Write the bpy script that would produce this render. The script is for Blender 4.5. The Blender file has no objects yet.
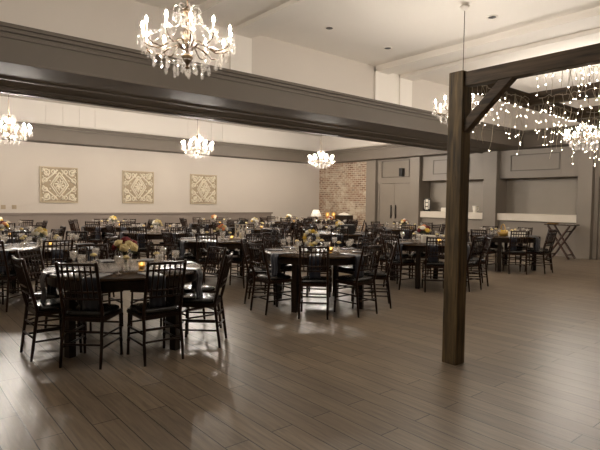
import bpy, bmesh, math, random
from math import pi, sin, cos, radians
from mathutils import Vector, Matrix

random.seed(7)
SC = bpy.context.scene
COL = SC.collection

# ------------------------------------------------------------------ camera
EYE = Vector((0, 0, 1.45))
YAW, PITCH, ROLL, FPX = radians(39.8), radians(-2.55), radians(0.755), 503.0


def cam_axes():
    cy, sy = cos(YAW), sin(YAW)
    f = Vector((sy * cos(PITCH), cy * cos(PITCH), sin(PITCH)))
    r = Vector((cy, -sy, 0))
    u = r.cross(f)
    c, s = cos(ROLL), sin(ROLL)
    return r * c + u * s, u * c - r * s, f


RT, UP, FW = cam_axes()
camd = bpy.data.cameras.new('camera')
cam = bpy.data.objects.new('camera', camd)
COL.objects.link(cam)
m = Matrix((RT, UP, -FW)).transposed().to_4x4()
m.translation = EYE
cam.matrix_world = m
camd.sensor_width = 36
camd.lens = FPX / 600 * 36
camd.clip_start = 0.05
SC.camera = cam

# ------------------------------------------------------------------ world, exposure
w = bpy.data.worlds.new('world')
SC.world = w
w.use_nodes = True
w.node_tree.nodes['Background'].inputs[0].default_value = (1.0, 0.86, 0.7, 1)
w.node_tree.nodes['Background'].inputs[1].default_value = 0.02
SC.view_settings.view_transform = 'Standard'
SC.view_settings.look = 'None'
SC.view_settings.gamma = 1
SC.view_settings.exposure = -0.12
SC.cycles.use_denoising = True
SC.cycles.sample_clamp_indirect = 4
SC.cycles.max_bounces = 8
SC.cycles.transparent_max_bounces = 16
FLAME_FAR = 4300.0     # bulbs of the chandeliers over the far tables
FLAME_NEAR = 1350.0     # bulbs of the dimmed near chandeliers
FLAME_RIGHT = 2500.0   # bulbs of the chandelier beyond the pergola
LAMP_COL = (1.0, 0.92, 0.825)


# ------------------------------------------------------------------ materials
def srgb(h):
    h = h.lstrip('#')
    v = [int(h[i:i + 2], 16) / 255 for i in (0, 2, 4)]
    return tuple((c / 12.92 if c <= .04045 else ((c + .055) / 1.055) ** 2.4) for c in v) + (1,)


def new_mat(name):
    mt = bpy.data.materials.new(name)
    mt.use_nodes = True
    nt = mt.node_tree
    return mt, nt, nt.nodes['Principled BSDF']


def plain(name, col, rough=.5, metal=0, spec=.5, noise=0.0, scale=8, bump=0.0, sheen=0):
    mt, nt, b = new_mat(name)
    c = srgb(col)
    b.inputs['Base Color'].default_value = c
    b.inputs['Roughness'].default_value = rough
    b.inputs['Metallic'].default_value = metal
    b.inputs['Specular IOR Level'].default_value = spec
    b.inputs['Sheen Weight'].default_value = sheen
    if noise or bump:
        tc = nt.nodes.new('ShaderNodeTexCoord')
        n = nt.nodes.new('ShaderNodeTexNoise')
        n.inputs['Scale'].default_value = scale
        n.inputs['Detail'].default_value = 5
        nt.links.new(tc.outputs['Object'], n.inputs['Vector'])
        if noise:
            mx = nt.nodes.new('ShaderNodeMix')
            mx.data_type = 'RGBA'
            mx.inputs['A'].default_value = tuple(x * (1 - noise) for x in c[:3]) + (1,)
            mx.inputs['B'].default_value = tuple(min(1, x * (1 + noise)) for x in c[:3]) + (1,)
            nt.links.new(n.outputs['Fac'], mx.inputs['Factor'])
            nt.links.new(mx.outputs['Result'], b.inputs['Base Color'])
        if bump:
            bp = nt.nodes.new('ShaderNodeBump')
            bp.inputs['Strength'].default_value = bump
            bp.inputs['Distance'].default_value = .01
            nt.links.new(n.outputs['Fac'], bp.inputs['Height'])
            nt.links.new(bp.outputs['Normal'], b.inputs['Normal'])
    return mt


def emit(name, col, strength):
    mt, nt, b = new_mat(name)
    b.inputs['Base Color'].default_value = (1, .95, .85, 1)
    b.inputs['Emission Color'].default_value = tuple(col) + (1,)
    b.inputs['Emission Strength'].default_value = strength
    return mt


def glassy(name, tint=(1, 1, 1, 1), transp=.6, gloss=.25, rough=.06):
    mt = bpy.data.materials.new(name)
    mt.use_nodes = True
    nt = mt.node_tree
    nt.nodes.clear()
    out = nt.nodes.new('ShaderNodeOutputMaterial')
    t = nt.nodes.new('ShaderNodeBsdfTransparent')
    t.inputs[0].default_value = tint
    g = nt.nodes.new('ShaderNodeBsdfGlossy')
    g.inputs['Roughness'].default_value = rough
    g.inputs[0].default_value = (1, 1, 1, 1)
    d = nt.nodes.new('ShaderNodeBsdfTranslucent')
    d.inputs[0].default_value = tint
    m1 = nt.nodes.new('ShaderNodeMixShader')
    m1.inputs[0].default_value = gloss / max(1e-4, 1 - transp)
    nt.links.new(d.outputs[0], m1.inputs[1])
    nt.links.new(g.outputs[0], m1.inputs[2])
    m2 = nt.nodes.new('ShaderNodeMixShader')
    m2.inputs[0].default_value = 1 - transp
    nt.links.new(t.outputs[0], m2.inputs[1])
    nt.links.new(m1.outputs[0], m2.inputs[2])
    nt.links.new(m2.outputs[0], out.inputs[0])
    return mt


def mapped(nt, src_axes, scale=(1, 1, 1)):
    """object coordinates with the axes reordered: src_axes like 'YXZ'"""
    tc = nt.nodes.new('ShaderNodeTexCoord')
    sp = nt.nodes.new('ShaderNodeSeparateXYZ')
    nt.links.new(tc.outputs['Object'], sp.inputs[0])
    cb = nt.nodes.new('ShaderNodeCombineXYZ')
    for i, a in enumerate(src_axes):
        mu = nt.nodes.new('ShaderNodeMath')
        mu.operation = 'MULTIPLY'
        mu.inputs[1].default_value = scale[i]
        nt.links.new(sp.outputs['XYZ'.index(a)], mu.inputs[0])
        nt.links.new(mu.outputs[0], cb.inputs[i])
    return cb.outputs[0]


def mixc(nt, fac, a, b, blend='MIX'):
    mx = nt.nodes.new('ShaderNodeMix')
    mx.data_type = 'RGBA'
    mx.blend_type = blend
    for key, v in (('Factor', fac), ('A', a), ('B', b)):
        if hasattr(v, 'links') or hasattr(v, 'is_linked'):
            nt.links.new(v, mx.inputs[key])
        else:
            mx.inputs[key].default_value = v
    return mx.outputs['Result']


def wood(name, c1, c2, axes, rough=.5, stretch=14, bump=.15, spec=.5):
    """axes[0] is the direction of the grain"""
    mt, nt, b = new_mat(name)
    v = mapped(nt, axes, (1.2, stretch, stretch))
    n = nt.nodes.new('ShaderNodeTexNoise')
    n.inputs['Scale'].default_value = 2.2
    n.inputs['Detail'].default_value = 8
    n.inputs['Distortion'].default_value = .6
    nt.links.new(v, n.inputs['Vector'])
    rp = nt.nodes.new('ShaderNodeValToRGB')
    rp.color_ramp.elements[0].position = .3
    rp.color_ramp.elements[1].position = .72
    rp.color_ramp.elements[0].color = srgb(c1)
    rp.color_ramp.elements[1].color = srgb(c2)
    nt.links.new(n.outputs['Fac'], rp.inputs[0])
    nt.links.new(rp.outputs[0], b.inputs['Base Color'])
    b.inputs['Roughness'].default_value = rough
    bp = nt.nodes.new('ShaderNodeBump')
    bp.inputs['Strength'].default_value = bump
    bp.inputs['Distance'].default_value = .004
    nt.links.new(n.outputs['Fac'], bp.inputs['Height'])
    nt.links.new(bp.outputs['Normal'], b.inputs['Normal'])
    b.inputs['Specular IOR Level'].default_value = spec
    return mt


def floor_mat():
    mt, nt, b = new_mat('plank_floor')
    v = mapped(nt, 'YXZ')
    br = nt.nodes.new('ShaderNodeTexBrick')
    br.offset = .37
    br.offset_frequency = 2
    br.squash = 1
    br.inputs['Scale'].default_value = 1
    br.inputs['Brick Width'].default_value = 1.25
    br.inputs['Row Height'].default_value = .17
    br.inputs['Mortar Size'].default_value = .0035
    br.inputs['Mortar Smooth'].default_value = .2
    br.inputs['Bias'].default_value = 0
    br.inputs['Color1'].default_value = srgb('7b6e5f')
    br.inputs['Color2'].default_value = srgb('8e7f6c')
    br.inputs['Mortar'].default_value = srgb('2a221b')
    nt.links.new(v, br.inputs['Vector'])
    v2 = mapped(nt, 'YXZ', (1.3, 16, 1))
    n = nt.nodes.new('ShaderNodeTexNoise')
    n.inputs['Scale'].default_value = 2.0
    n.inputs['Detail'].default_value = 9
    n.inputs['Distortion'].default_value = .8
    nt.links.new(v2, n.inputs['Vector'])
    rp = nt.nodes.new('ShaderNodeValToRGB')
    rp.color_ramp.elements[0].position = .3
    rp.color_ramp.elements[1].position = .75
    rp.color_ramp.elements[0].color = (.62, .6, .58, 1)
    rp.color_ramp.elements[1].color = (1.15, 1.13, 1.1, 1)
    nt.links.new(n.outputs['Fac'], rp.inputs[0])
    c = mixc(nt, 1.0, br.outputs['Color'], rp.outputs[0], 'MULTIPLY')
    nt.links.new(c, b.inputs['Base Color'])
    mr = nt.nodes.new('ShaderNodeMapRange')
    mr.inputs['To Min'].default_value = .3
    mr.inputs['To Max'].default_value = .45
    nt.links.new(n.outputs['Fac'], mr.inputs['Value'])
    nt.links.new(mr.outputs[0], b.inputs['Roughness'])
    hs = nt.nodes.new('ShaderNodeMath')
    hs.operation = 'MULTIPLY_ADD'
    hs.inputs[1].default_value = -1.5
    nt.links.new(br.outputs['Fac'], hs.inputs[0])
    nt.links.new(n.outputs['Fac'], hs.inputs[2])
    bp = nt.nodes.new('ShaderNodeBump')
    bp.inputs['Strength'].default_value = .4
    bp.inputs['Distance'].default_value = .003
    nt.links.new(hs.outputs[0], bp.inputs['Height'])
    nt.links.new(bp.outputs['Normal'], b.inputs['Normal'])
    return mt


def brick_mat():
    mt, nt, b = new_mat('old_brick')
    v = mapped(nt, 'YZX')
    br = nt.nodes.new('ShaderNodeTexBrick')
    br.inputs['Scale'].default_value = 1
    br.inputs['Brick Width'].default_value = .23
    br.inputs['Row Height'].default_value = .085
    br.inputs['Mortar Size'].default_value = .011
    br.inputs['Color1'].default_value = (0, 0, 0, 1)
    br.inputs['Color2'].default_value = (1, 1, 1, 1)
    br.inputs['Mortar'].default_value = (.5, .5, .5, 1)
    nt.links.new(v, br.inputs['Vector'])
    rp = nt.nodes.new('ShaderNodeValToRGB')
    els = rp.color_ramp.elements
    els[0].position, els[0].color = 0, srgb('65402f')
    els[1].position, els[1].color = 1, srgb('b39a80')
    for p, c in ((.25, '8a5940'), (.45, 'a88e74'), (.62, '7e6d5f'), (.8, '8c5a45')):
        e = els.new(p)
        e.color = srgb(c)
    nt.links.new(br.outputs['Color'], rp.inputs[0])
    n = nt.nodes.new('ShaderNodeTexNoise')
    n.inputs['Scale'].default_value = 7
    n.inputs['Detail'].default_value = 6
    nt.links.new(v, n.inputs['Vector'])
    c = mixc(nt, n.outputs['Fac'], rp.outputs[0], srgb('8d7660'))
    c = mixc(nt, br.outputs['Fac'], c, srgb('bdb09d'))
    n2 = nt.nodes.new('ShaderNodeTexNoise')
    n2.inputs['Scale'].default_value = 2.3
    n2.inputs['Detail'].default_value = 8
    n2.inputs['Roughness'].default_value = .75
    nt.links.new(v, n2.inputs['Vector'])
    r2 = nt.nodes.new('ShaderNodeValToRGB')
    r2.color_ramp.elements[0].position = .47
    r2.color_ramp.elements[1].position = .62
    nt.links.new(n2.outputs['Fac'], r2.inputs[0])
    c = mixc(nt, r2.outputs[0], c, srgb('c2b49f'))
    nt.links.new(c, b.inputs['Base Color'])
    b.inputs['Roughness'].default_value = .9
    bp = nt.nodes.new('ShaderNodeBump')
    bp.inputs['Strength'].default_value = .6
    bp.inputs['Distance'].default_value = .01
    bp.invert = True
    nt.links.new(br.outputs['Fac'], bp.inputs['Height'])
    nt.links.new(bp.outputs['Normal'], b.inputs['Normal'])
    return mt


M = dict(
    beige=plain('beige_wall_paint', 'c0b6aa', .75, noise=.03, scale=1.5),
    brightened_wall=plain('brightened_white_paint', 'd2cbc2', .7),  # whiter than the beige, puts the upper wall's extra light into the colour
    ceil_wall=plain('upper_wall_paint', 'd3cabf', .75, noise=.03, scale=1.5),
    ceil=plain('ceiling_paint', 'efe8de', .8, noise=.03, scale=1.2),
    taupe=plain('taupe_satin_paint', '5f564c', .6, noise=.05, scale=3),
    taupe_wall=plain('taupe_wall_paint', '80766a', .5, noise=.05, scale=3),
    wainscot=plain('wainscot_paint', '80746a', .5, noise=.05, scale=3),
    moulding_shaded=plain('shaded_moulding_paint', '5b5249', .5),  # darker than the wall, shade along the panel edges put into the colour
    shutter=plain('shutter_grey', '8d8376', .5, noise=.05, scale=4),
    counter=plain('counter_white', 'd8cdbd', .45, noise=.04, scale=4),
    black=plain('black_plastic', '15120f', .4),
    floor=floor_mat(), brick=brick_mat(),
    post=wood('post_timber', '33291b', '75613f', 'ZXY', .7),
    beamx=wood('beam_timber_x', '2e251b', '655440', 'XYZ', .7),
    beamy=wood('beam_timber_y', '2e251b', '655440', 'YXZ', .7),
    table=wood('table_wood', '2a1d14', '44311f', 'XYZ', .24, 8, .05),
    table_leg=wood('table_leg_wood', '1b120b', '2c1f14', 'ZXY', .4, 10, .08, .3),
    chair=wood('chair_mahogany', '1b0f09', '2e1a0f', 'ZXY', .3, 10, .03, .3),
    cushion=plain('black_vinyl', '0f0d0c', .27, noise=.2, scale=30, bump=.03),
    navy=plain('navy_satin', '0f1626', .36, noise=.12, scale=60, sheen=.25),
    stand=wood('stand_wood', '2e1a0f', '4b2c18', 'ZXY', .45, 10, .05),
    glass=glassy('clear_glass', (1, .98, .95, 1), .72, .2),
    crystal=glassy('crystal', (1, .98, .95, 1), .74, .2),
    amber=glassy('amber_glass', (1, .82, .5, 1), .55, .15),
    bronze=plain('aged_bronze', '5a4a38', .35, .8),
    brass=plain('brass', 'b08a48', .3, .9),
    sleeve=plain('candle_sleeve', 'e9dcc2', .5),
    flame_far=emit('bulb_bright', LAMP_COL, FLAME_FAR),
    flame_right=emit('bulb_right', LAMP_COL, FLAME_RIGHT),
    flame_near=emit('bulb_dim', LAMP_COL, FLAME_NEAR),
    fairy=emit('fairy_bulb', (1, .87, .7), 34),
    wire=plain('clear_wire', 'cfc4ae', .5),
    votive=emit('votive_flame', (1, .74, .4), 25),
    wax=plain('ivory_wax', 'e8dcc0', .5),
    cream=plain('cream_petal', 'dfcb94', .7, noise=.12, scale=40),
    white=plain('white_petal', 'e9e2d2', .7, noise=.08, scale=40),
    red=plain('dark_red_petal', '6d1219', .7, noise=.2, scale=40),
    peach=plain('peach_petal', 'cf8455', .7, noise=.15, scale=40),
    gold=plain('yellow_petal', 'd2ae3e', .7, noise=.15, scale=40),
    green=plain('leaf_green', '3d4524', .7, noise=.2, scale=30),
    stem=plain('stem_green', '4a5230', .7),
    carved=plain('carved_cream', 'd3c8b2', .6, noise=.06, scale=20),
    carved_back=plain('carved_back', 'a09078', .75, noise=.08, scale=12),
    carved_frame=plain('carved_frame', 'b3a48b', .6, noise=.08, scale=20),
    card=plain('white_card', 'e6dfd0', .6),
    shade=emit('lamp_shade', (1, .86, .66), .5),
    wicker=plain('gold_wicker', 'a8843c', .55, noise=.2, scale=60),
)


# ------------------------------------------------------------------ mesh helpers
class MB:
    def __init__(self):
        self.bm = bmesh.new()

    def box(self, x0, x1, y0, y1, z0, z1, mi=0):
        vs = [self.bm.verts.new((x, y, z)) for x in (x0, x1) for y in (y0, y1) for z in (z0, z1)]
        for q in ((0, 1, 3, 2), (4, 6, 7, 5), (0, 4, 5, 1), (2, 3, 7, 6), (0, 2, 6, 4), (1, 5, 7, 3)):
            f = self.bm.faces.new([vs[i] for i in q])
            f.material_index = mi
        return self

    def obox(self, c, ax, ay, az, mi=0):
        """oriented box: centre and three half-axis vectors"""
        c = Vector(c)
        vs = [self.bm.verts.new(c + Vector(ax) * i + Vector(ay) * j + Vector(az) * k) for i in (-1, 1) for j in (-1, 1) for k in (-1, 1)]
        for q in ((0, 1, 3, 2), (4, 6, 7, 5), (0, 4, 5, 1), (2, 3, 7, 6), (0, 2, 6, 4), (1, 5, 7, 3)):
            f = self.bm.faces.new([vs[i] for i in q])
            f.material_index = mi
        return self

    def bar(self, p, q, wdt, hgt, up=(0, 0, 1), mi=0):
        p, q = Vector(p), Vector(q)
        d = (q - p)
        n = d.normalized()
        s = n.cross(Vector(up))
        if s.length < 1e-4:
            s = n.cross(Vector((1, 0, 0)))
        s.normalize()
        u = s.cross(n)
        return self.obox((p + q) / 2, d / 2, s * wdt / 2, u * hgt / 2, mi)

    def tube(self, pts, rad, n=8, mi=0, cap=True):
        pts = [Vector(p) for p in pts]
        rads = rad if isinstance(rad, (list, tuple)) else [rad] * len(pts)
        rings = []
        prev = None
        for i, p in enumerate(pts):
            t = (pts[min(i + 1, len(pts) - 1)] - pts[max(i - 1, 0)]).normalized()
            if prev is None:
                a = Vector((0, 0, 1)) if abs(t.z) < .9 else Vector((1, 0, 0))
                s = t.cross(a).normalized()
            else:
                s = (prev - t * prev.dot(t)).normalized()
            prev = s
            u = t.cross(s)
            rings.append([self.bm.verts.new(p + (s * cos(2 * pi * k / n) + u * sin(2 * pi * k / n)) * rads[i]) for k in range(n)])
        for a, b in zip(rings, rings[1:]):
            for k in range(n):
                f = self.bm.faces.new((a[k], a[(k + 1) % n], b[(k + 1) % n], b[k]))
                f.smooth = True
                f.material_index = mi
        if cap:
            for r in (rings[0][::-1], rings[-1]):
                f = self.bm.faces.new(r)
                f.material_index = mi
        return self

    def lathe(self, prof, n=16, c=(0, 0, 0), mi=0, wave=None, smooth=True, mat=None):
        """prof: list of (r, z). wave(k_angle)->radius factor"""
        rings = []
        c = Vector(c)
        for r, z in prof:
            if r < 1e-5:
                p = Vector((0, 0, z))
                rings.append([self.bm.verts.new((mat @ p if mat else p) + c)])
            else:
                ring = []
                for k in range(n):
                    a = 2 * pi * k / n
                    rr = r * (wave(a, z) if wave else 1)
                    p = Vector((rr * cos(a), rr * sin(a), z))
                    ring.append(self.bm.verts.new((mat @ p if mat else p) + c))
                rings.append(ring)
        for a, b in zip(rings, rings[1:]):
            if len(a) == 1 and len(b) == 1:
                continue
            for k in range(n):
                k2 = (k + 1) % n
                if len(a) == 1:
                    f = self.bm.faces.new((a[0], b[k2], b[k]))
                elif len(b) == 1:
                    f = self.bm.faces.new((a[k], a[k2], b[0]))
                else:
                    f = self.bm.faces.new((a[k], a[k2], b[k2], b[k]))
                f.smooth = smooth
                f.material_index = mi
        for ring, flip in ((rings[0], True), (rings[-1], False)):
            if len(ring) > 2:
                f = self.bm.faces.new(ring[::-1] if flip else ring)
                f.material_index = mi
        return self

    def ball(self, c, r, sub=1, mi=0, sz=1.0):
        mt = Matrix.Translation(Vector(c)) @ Matrix.Diagonal((r, r, r * sz, 1))
        g = bmesh.ops.create_icosphere(self.bm, subdivisions=sub, radius=1, matrix=mt)
        for v in g['verts']:
            for f in v.link_faces:
                f.smooth = True
                f.material_index = mi
        return self

    def drop(self, c, r, h, mi=0, n=6):
        """crystal drop hanging down from c"""
        x, y, z = c
        return self.lathe([(0, z), (r * .35, z - h * .2), (r, z - h * .62), (r * .75, z - h * .85), (0, z - h)], n, (x, y, 0), mi, smooth=False)

    def build(self, name, mats, parent=None, bevel=0, loc=None):
        bmesh.ops.recalc_face_normals(self.bm, faces=self.bm.faces[:])
        me = bpy.data.meshes.new(name)
        self.bm.to_mesh(me)
        self.bm.free()
        for mt in (mats if isinstance(mats, (list, tuple)) else [mats]):
            me.materials.append(mt)
        o = bpy.data.objects.new(name, me)
        COL.objects.link(o)
        if parent:
            o.parent = parent
        if loc:
            o.location = loc
        if bevel:
            md = o.modifiers.new('bevel', 'BEVEL')
            md.width = bevel
            md.segments = 2
            md.limit_method = 'ANGLE'
        return o


def tag(o, label, cat, group=None, kind=None):
    o['label'] = label
    o['category'] = cat
    if group:
        o['group'] = group
    if kind:
        o['kind'] = kind
    return o


def empty(name, loc, rz=0):
    o = bpy.data.objects.new(name, None)
    o.empty_display_size = .1
    COL.objects.link(o)
    o.location = loc
    o.rotation_euler = (0, 0, rz)
    return o


CHILDREN = {}


def kids(o):
    return [c for c in COL.objects if c.parent == o] if o not in CHILDREN else CHILDREN[o]


def copy_tree(o, parent=None):
    key = o.name
    if key not in TREE:
        TREE[key] = list(o.children)
    c = o.copy()
    COL.objects.link(c)
    if parent:
        c.parent = parent
    for ch in TREE[key]:
        copy_tree(ch, c)
    return c


TREE = {}


def struct(name, mb, mat, label, cat, bevel=0):
    o = mb.build(name, mat, bevel=bevel)
    return tag(o, label, cat, kind='structure')


# ------------------------------------------------------------------ the room
X0, X1, Y0, Y1, ZC = -5.0, 15.0, -5.0, 16.7, 4.4
ZB0, ZB1 = 3.14, 3.615          # underside and top of the beams
struct('floor', MB().box(X0 - .2, X1 + 1.1, Y0 - .2, Y1 + .2, -.12, 0), M['floor'], 'grey brown wood plank floor running across the whole hall', 'floor')
struct('ceiling', MB().box(X0 - .2, X1 + 1.1, Y0 - .2, Y1 + .2, ZC, ZC + .1), M['ceil'], 'pale beige ceiling above the beams', 'ceiling')
struct('wall_back', MB().box(X0 - .2, X1 + .2, Y1, Y1 + .2, 0, ZC), M['beige'], 'long beige back wall that carries the three carved panels', 'wall')
struct('wall_left', MB().box(X0 - .2, X0, Y0, Y1, 0, ZC), M['beige'], 'beige side wall out of view on the left', 'wall')
struct('wall_front', MB().box(X0, X1, Y0 - .2, Y0, 0, ZC), M['beige'], 'beige wall behind the viewer', 'wall')
# right wall: openings of the bar, piers, headers
PY0, PY1, PY2, PY3 = (13.3, 13.78), (11.17, 11.58), (8.22, 8.66), (5.45, 5.82)
OPZ, CTZ0, CTZ1 = 2.29, .98, 1.20
k = 1


def trim(mb, mat, label, bevel=0):
    global k
    o = struct('trim_%d' % k, mb, mat, label, 'trim', bevel)
    k += 1
    return o


RB = X1 + .55
for (y0, y1), lb in ((PY1, 'between the double door and the first bar opening'), (PY2, 'between the two bar openings'), (PY3, 'to the right of the folding tray stand')):
    trim(MB().box(14.83, RB, y0, y1, 0, 3.3), M['taupe_wall'], 'taupe wall pier ' + lb, .006)
trim(MB().box(14.88, X1 + .3, *PY0, 0, 3.3), M['taupe_wall'], 'taupe pilaster between the brick and the double door', .006)
trim(MB().box(15.03, X1 + .3, PY1[1], PY0[0], 2.3, 3.3), M['taupe_wall'], 'taupe wall panel over the double door')
for (y0, y1), lb in (((PY2[1], PY1[0]), 'first'), ((PY3[1], PY2[0]), 'second')):
    trim(MB().box(15.0, RB, y0, y1, OPZ, 3.3), M['taupe_wall'], 'taupe header over the %s bar opening' % lb)
    trim(MB().box(15.02, RB, y0, y1, 0, CTZ0), M['taupe_wall'], 'taupe bar front under the %s white ledge' % lb)
trim(MB().box(15.0, X1 + .3, Y0, PY3[0], 2.25, 3.3), M['taupe_wall'], 'taupe header at the right edge of the picture')
struct('wall_right', MB().box(15.12, X1 + .3, Y0, 5.35, 0, 2.25).box(15.02, X1 + .3, 5.35, PY3[0], 0, 2.25), M['taupe_wall'], 'taupe wall at the right edge of the picture', 'wall', .004)
struct('wall_bar', MB().box(RB, RB + .15, PY3[0], PY1[1], 0, 3.3), M['taupe_wall'], 'wall behind the bar shutters', 'wall')
struct('wall_brick', MB().box(15.0, 15.3, PY0[1], Y1, 0, 3.3), M['brick'], 'mottled tan and red brick stretch of wall beside the corner', 'wall')
struct('wall_upper', MB().box(15.0, 15.3, Y0, Y1, 3.3, ZC), M['ceil_wall'], 'beige band of wall above the right hand beam', 'wall')
trim(MB().box(X0, X1 - .02, Y1 - .015, Y1 - .001, ZB1 - .02, ZC), M['brightened_wall'], 'white band of wall above the far beam, extra brightness painted in')
struct('ceiling_far', MB().box(X0, X1, 9.32, Y1, ZC - .015, ZC - .001), M['brightened_wall'], 'white ceiling over the far half of the hall', 'ceiling')
# header panels
def frame_panel(y0, y1, z0, z1, x=15.0, t=.03, d=.018):
    b = MB()
    b.box(x - d, x + .005, y0, y1, z0, z0 + t).box(x - d, x + .005, y0, y1, z1 - t, z1)
    b.box(x - d, x + .005, y0, y0 + t, z0 + t, z1 - t).box(x - d, x + .005, y1 - t, y1, z0 + t, z1 - t)
    return b


trim(frame_panel(6.38, 7.86, 2.5, 3.0), M['moulding_shaded'], 'rectangular moulding above the second bar opening')
trim(frame_panel(9.25, 10.7, 2.5, 3.0), M['moulding_shaded'], 'rectangular moulding above the first bar opening beside the double door')
# counters
for (y0, y1), lb in (((PY2[1], PY1[0]), 'white bar ledge below the shutter nearest the double door'), ((PY3[1], PY2[0]), 'white bar ledge below the shutter beside the folding tray stand')):
    o = MB().box(14.93, RB - .01, y0 + .002, y1 - .002, CTZ0 + .001, CTZ1).build('bar_counter', M['counter'], bevel=.01)
    tag(o, lb, 'counter', 'bar counters')
    s = MB()
    z = CTZ1
    while z < OPZ - .01:
        h = .105
        s.box(RB - .07, RB - .05, y0 + .003, y1 - .003, z + .002, min(z + h - .02, OPZ - .002))
        s.box(RB - .055, RB - .035, y0 + .003, y1 - .003, z + .002, min(z + h + .002, OPZ - .002))
        z += h
    o = s.build('roller_shutter', M['shutter'])
    tag(o, lb.replace('white bar ledge below the shutter', 'closed grey slatted roller shutter in the bar opening'), 'shutter', 'bar shutters')
# double door
d = MB().box(15.0, 15.04, 11.62, 13.22, 0, 2.3)
d = struct('door_1', frame_panel(11.62, 13.24, .0, 2.3, 15.03, .07, .045), M['taupe_wall'], 'taupe double door with two long black pull handles', 'door')
for y0, y1 in ((11.70, 12.425), (12.435, 13.16)):
    leaf = MB().box(15.0, 15.03, y0, y1, .01, 2.22).build('door_leaf', M['taupe_wall'], d, .004)
    yy = 12.32 if y0 < 12 else 12.54
    h = MB().tube([(14.95, yy, .9), (14.95, yy, 1.4)], .022, 8).tube([(15.0, yy, 1.0), (14.95, yy, 1.0)], .012, 6).tube([(15.0, yy, 1.3), (14.95, yy, 1.3)], .012, 6)
    h.build('pull_handle', M['black'], leaf)
trim(frame_panel(11.75, 13.1, 2.45, 3.1, 15.03, .03, .02), M['moulding_shaded'], 'rectangular moulding above the double door')
o = MB().box(14.86, 15.03, 11.98, 12.12, 2.48, 2.78).build('wall_speaker', M['black'], bevel=.01)
tag(o, 'small black speaker box mounted on the wall above the double door', 'speaker')
# wainscot and cap rail on the back wall
struct('baseboard_back', MB().box(X0, 12.35, Y1 - .03, Y1, 0, .98).box(X0, 12.35, Y1 - .045, Y1, 0, .14), M['wainscot'], 'grey brown wainscot along the lower back wall', 'wainscot')
trim(MB().box(X0, 12.4, Y1 - .07, Y1, .98, 1.045), M['wainscot'], 'grey brown cap rail on top of the wainscot', .008)

# ring beam over the far tables and the wide soffit between the two halves
def beam_box(b, x0, x1, y0, y1):
    b.box(x0, x1, y0, y1, ZB0, ZB1)


b = MB()
b.box(X0, X1, 16.1, Y1, ZB0, ZB1 - .12).box(X0, X1, 16.06, Y1, ZB1 - .12, ZB1 - .05).box(X0, X1, 16.0, Y1, ZB1 - .05, ZB1)
b.box(14.42, X1, 9.35, 16.1, ZB0, ZB1 - .12).box(14.38, X1, 9.35, 16.06, ZB1 - .12, ZB1 - .05).box(14.32, X1, 9.35, 16.0, ZB1 - .05, ZB1)
struct('beam_far', b, M['taupe'], 'taupe beam with cornice running round the far half of the hall', 'beam', .006)
b = MB()
b.box(14.42, X1, Y0, 7.2, ZB0, ZB1 - .12).box(14.38, X1, Y0, 7.2, ZB1 - .12, ZB1 - .05).box(14.32, X1, Y0, 7.2, ZB1 - .05, ZB1)
struct('beam_right', b, M['taupe'], 'taupe beam along the right wall above the bar shutters', 'beam', .006)
b = MB()
b.box(X0, X1, 7.38, 9.35, ZB0, ZC - .0)
SOF = 7.2
b2 = MB()
b2.box(X0, X1, SOF + .02, 9.33, ZB0 + .008, ZB1 - .05)                       # body
b2.box(X0, X1, SOF, SOF + .12, ZB0, ZB0 + .03)                              # bottom fillet
b2.box(X0, X1, SOF, SOF + .1, ZB1 - .17, ZB1 - .14)                        # cornice steps
b2.box(X0, X1, SOF - .02, 9.32, ZB1 - .10, ZB1 - .05)
b2.box(X0, X1, SOF - .05, 9.35, ZB1 - .05, ZB1)
b2.box(X0, X1, SOF + 1.0, SOF + 1.06, ZB0 - .004, ZB0 + .02)           # mouldings under the soffit
b2.tube([(X0, 8.85, ZB0 + .02), (X1, 8.85, ZB0 + .02)], .045, 16)
b2.box(X0, X1, 9.2, 9.35, ZB0 - .004, ZB0 + .02)
struct('beam_middle', b2, M['taupe'], 'wide taupe dropped beam crossing the hall overhead', 'beam', .005)
struct('wall_middle', MB().box(X0, X1, 7.42, 9.3, ZB1 - .01, ZC), M['ceil_wall'], 'beige band of wall above the wide middle beam', 'wall')

# raised bands on the near ceiling that come down the wall above the middle beam
for x0, lb in ((3.75, 'left'), (8.2, 'right')):
    b = MB()
    b.box(x0, x0 + 1.25, Y0, 7.42, ZC - .05, ZC + .01)
    b.box(x0, x0 + .40, Y0, 7.42, ZC - .12, ZC - .05)
    b.box(x0 + .82, x0 + 1.25, Y0, 7.42, ZC - .12, ZC - .05)
    b.box(x0, x0 + 1.25, 7.40, 7.43, ZB1, ZC)
    b.box(x0, x0 + .40, 7.37, 7.41, ZB1, ZC)
    b.box(x0 + .82, x0 + 1.25, 7.37, 7.41, ZB1, ZC)
    trim(b, M['ceil'], 'pale raised double band on the ceiling, ' + ('left one by the nearest chandelier' if lb == 'left' else 'right one behind the timber post'), .004)
for x0, lb in ((3.9, 'left'), (8.6, 'right')):
    b = MB()
    for i in range(4):
        b.box(x0 + i * .48 - .03, x0 + i * .48 + .03, Y1 - .03, Y1, ZB1, ZC)
    trim(b, M['brightened_wall'], 'thin upright battens high on the back wall, ' + lb + ' set')

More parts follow.
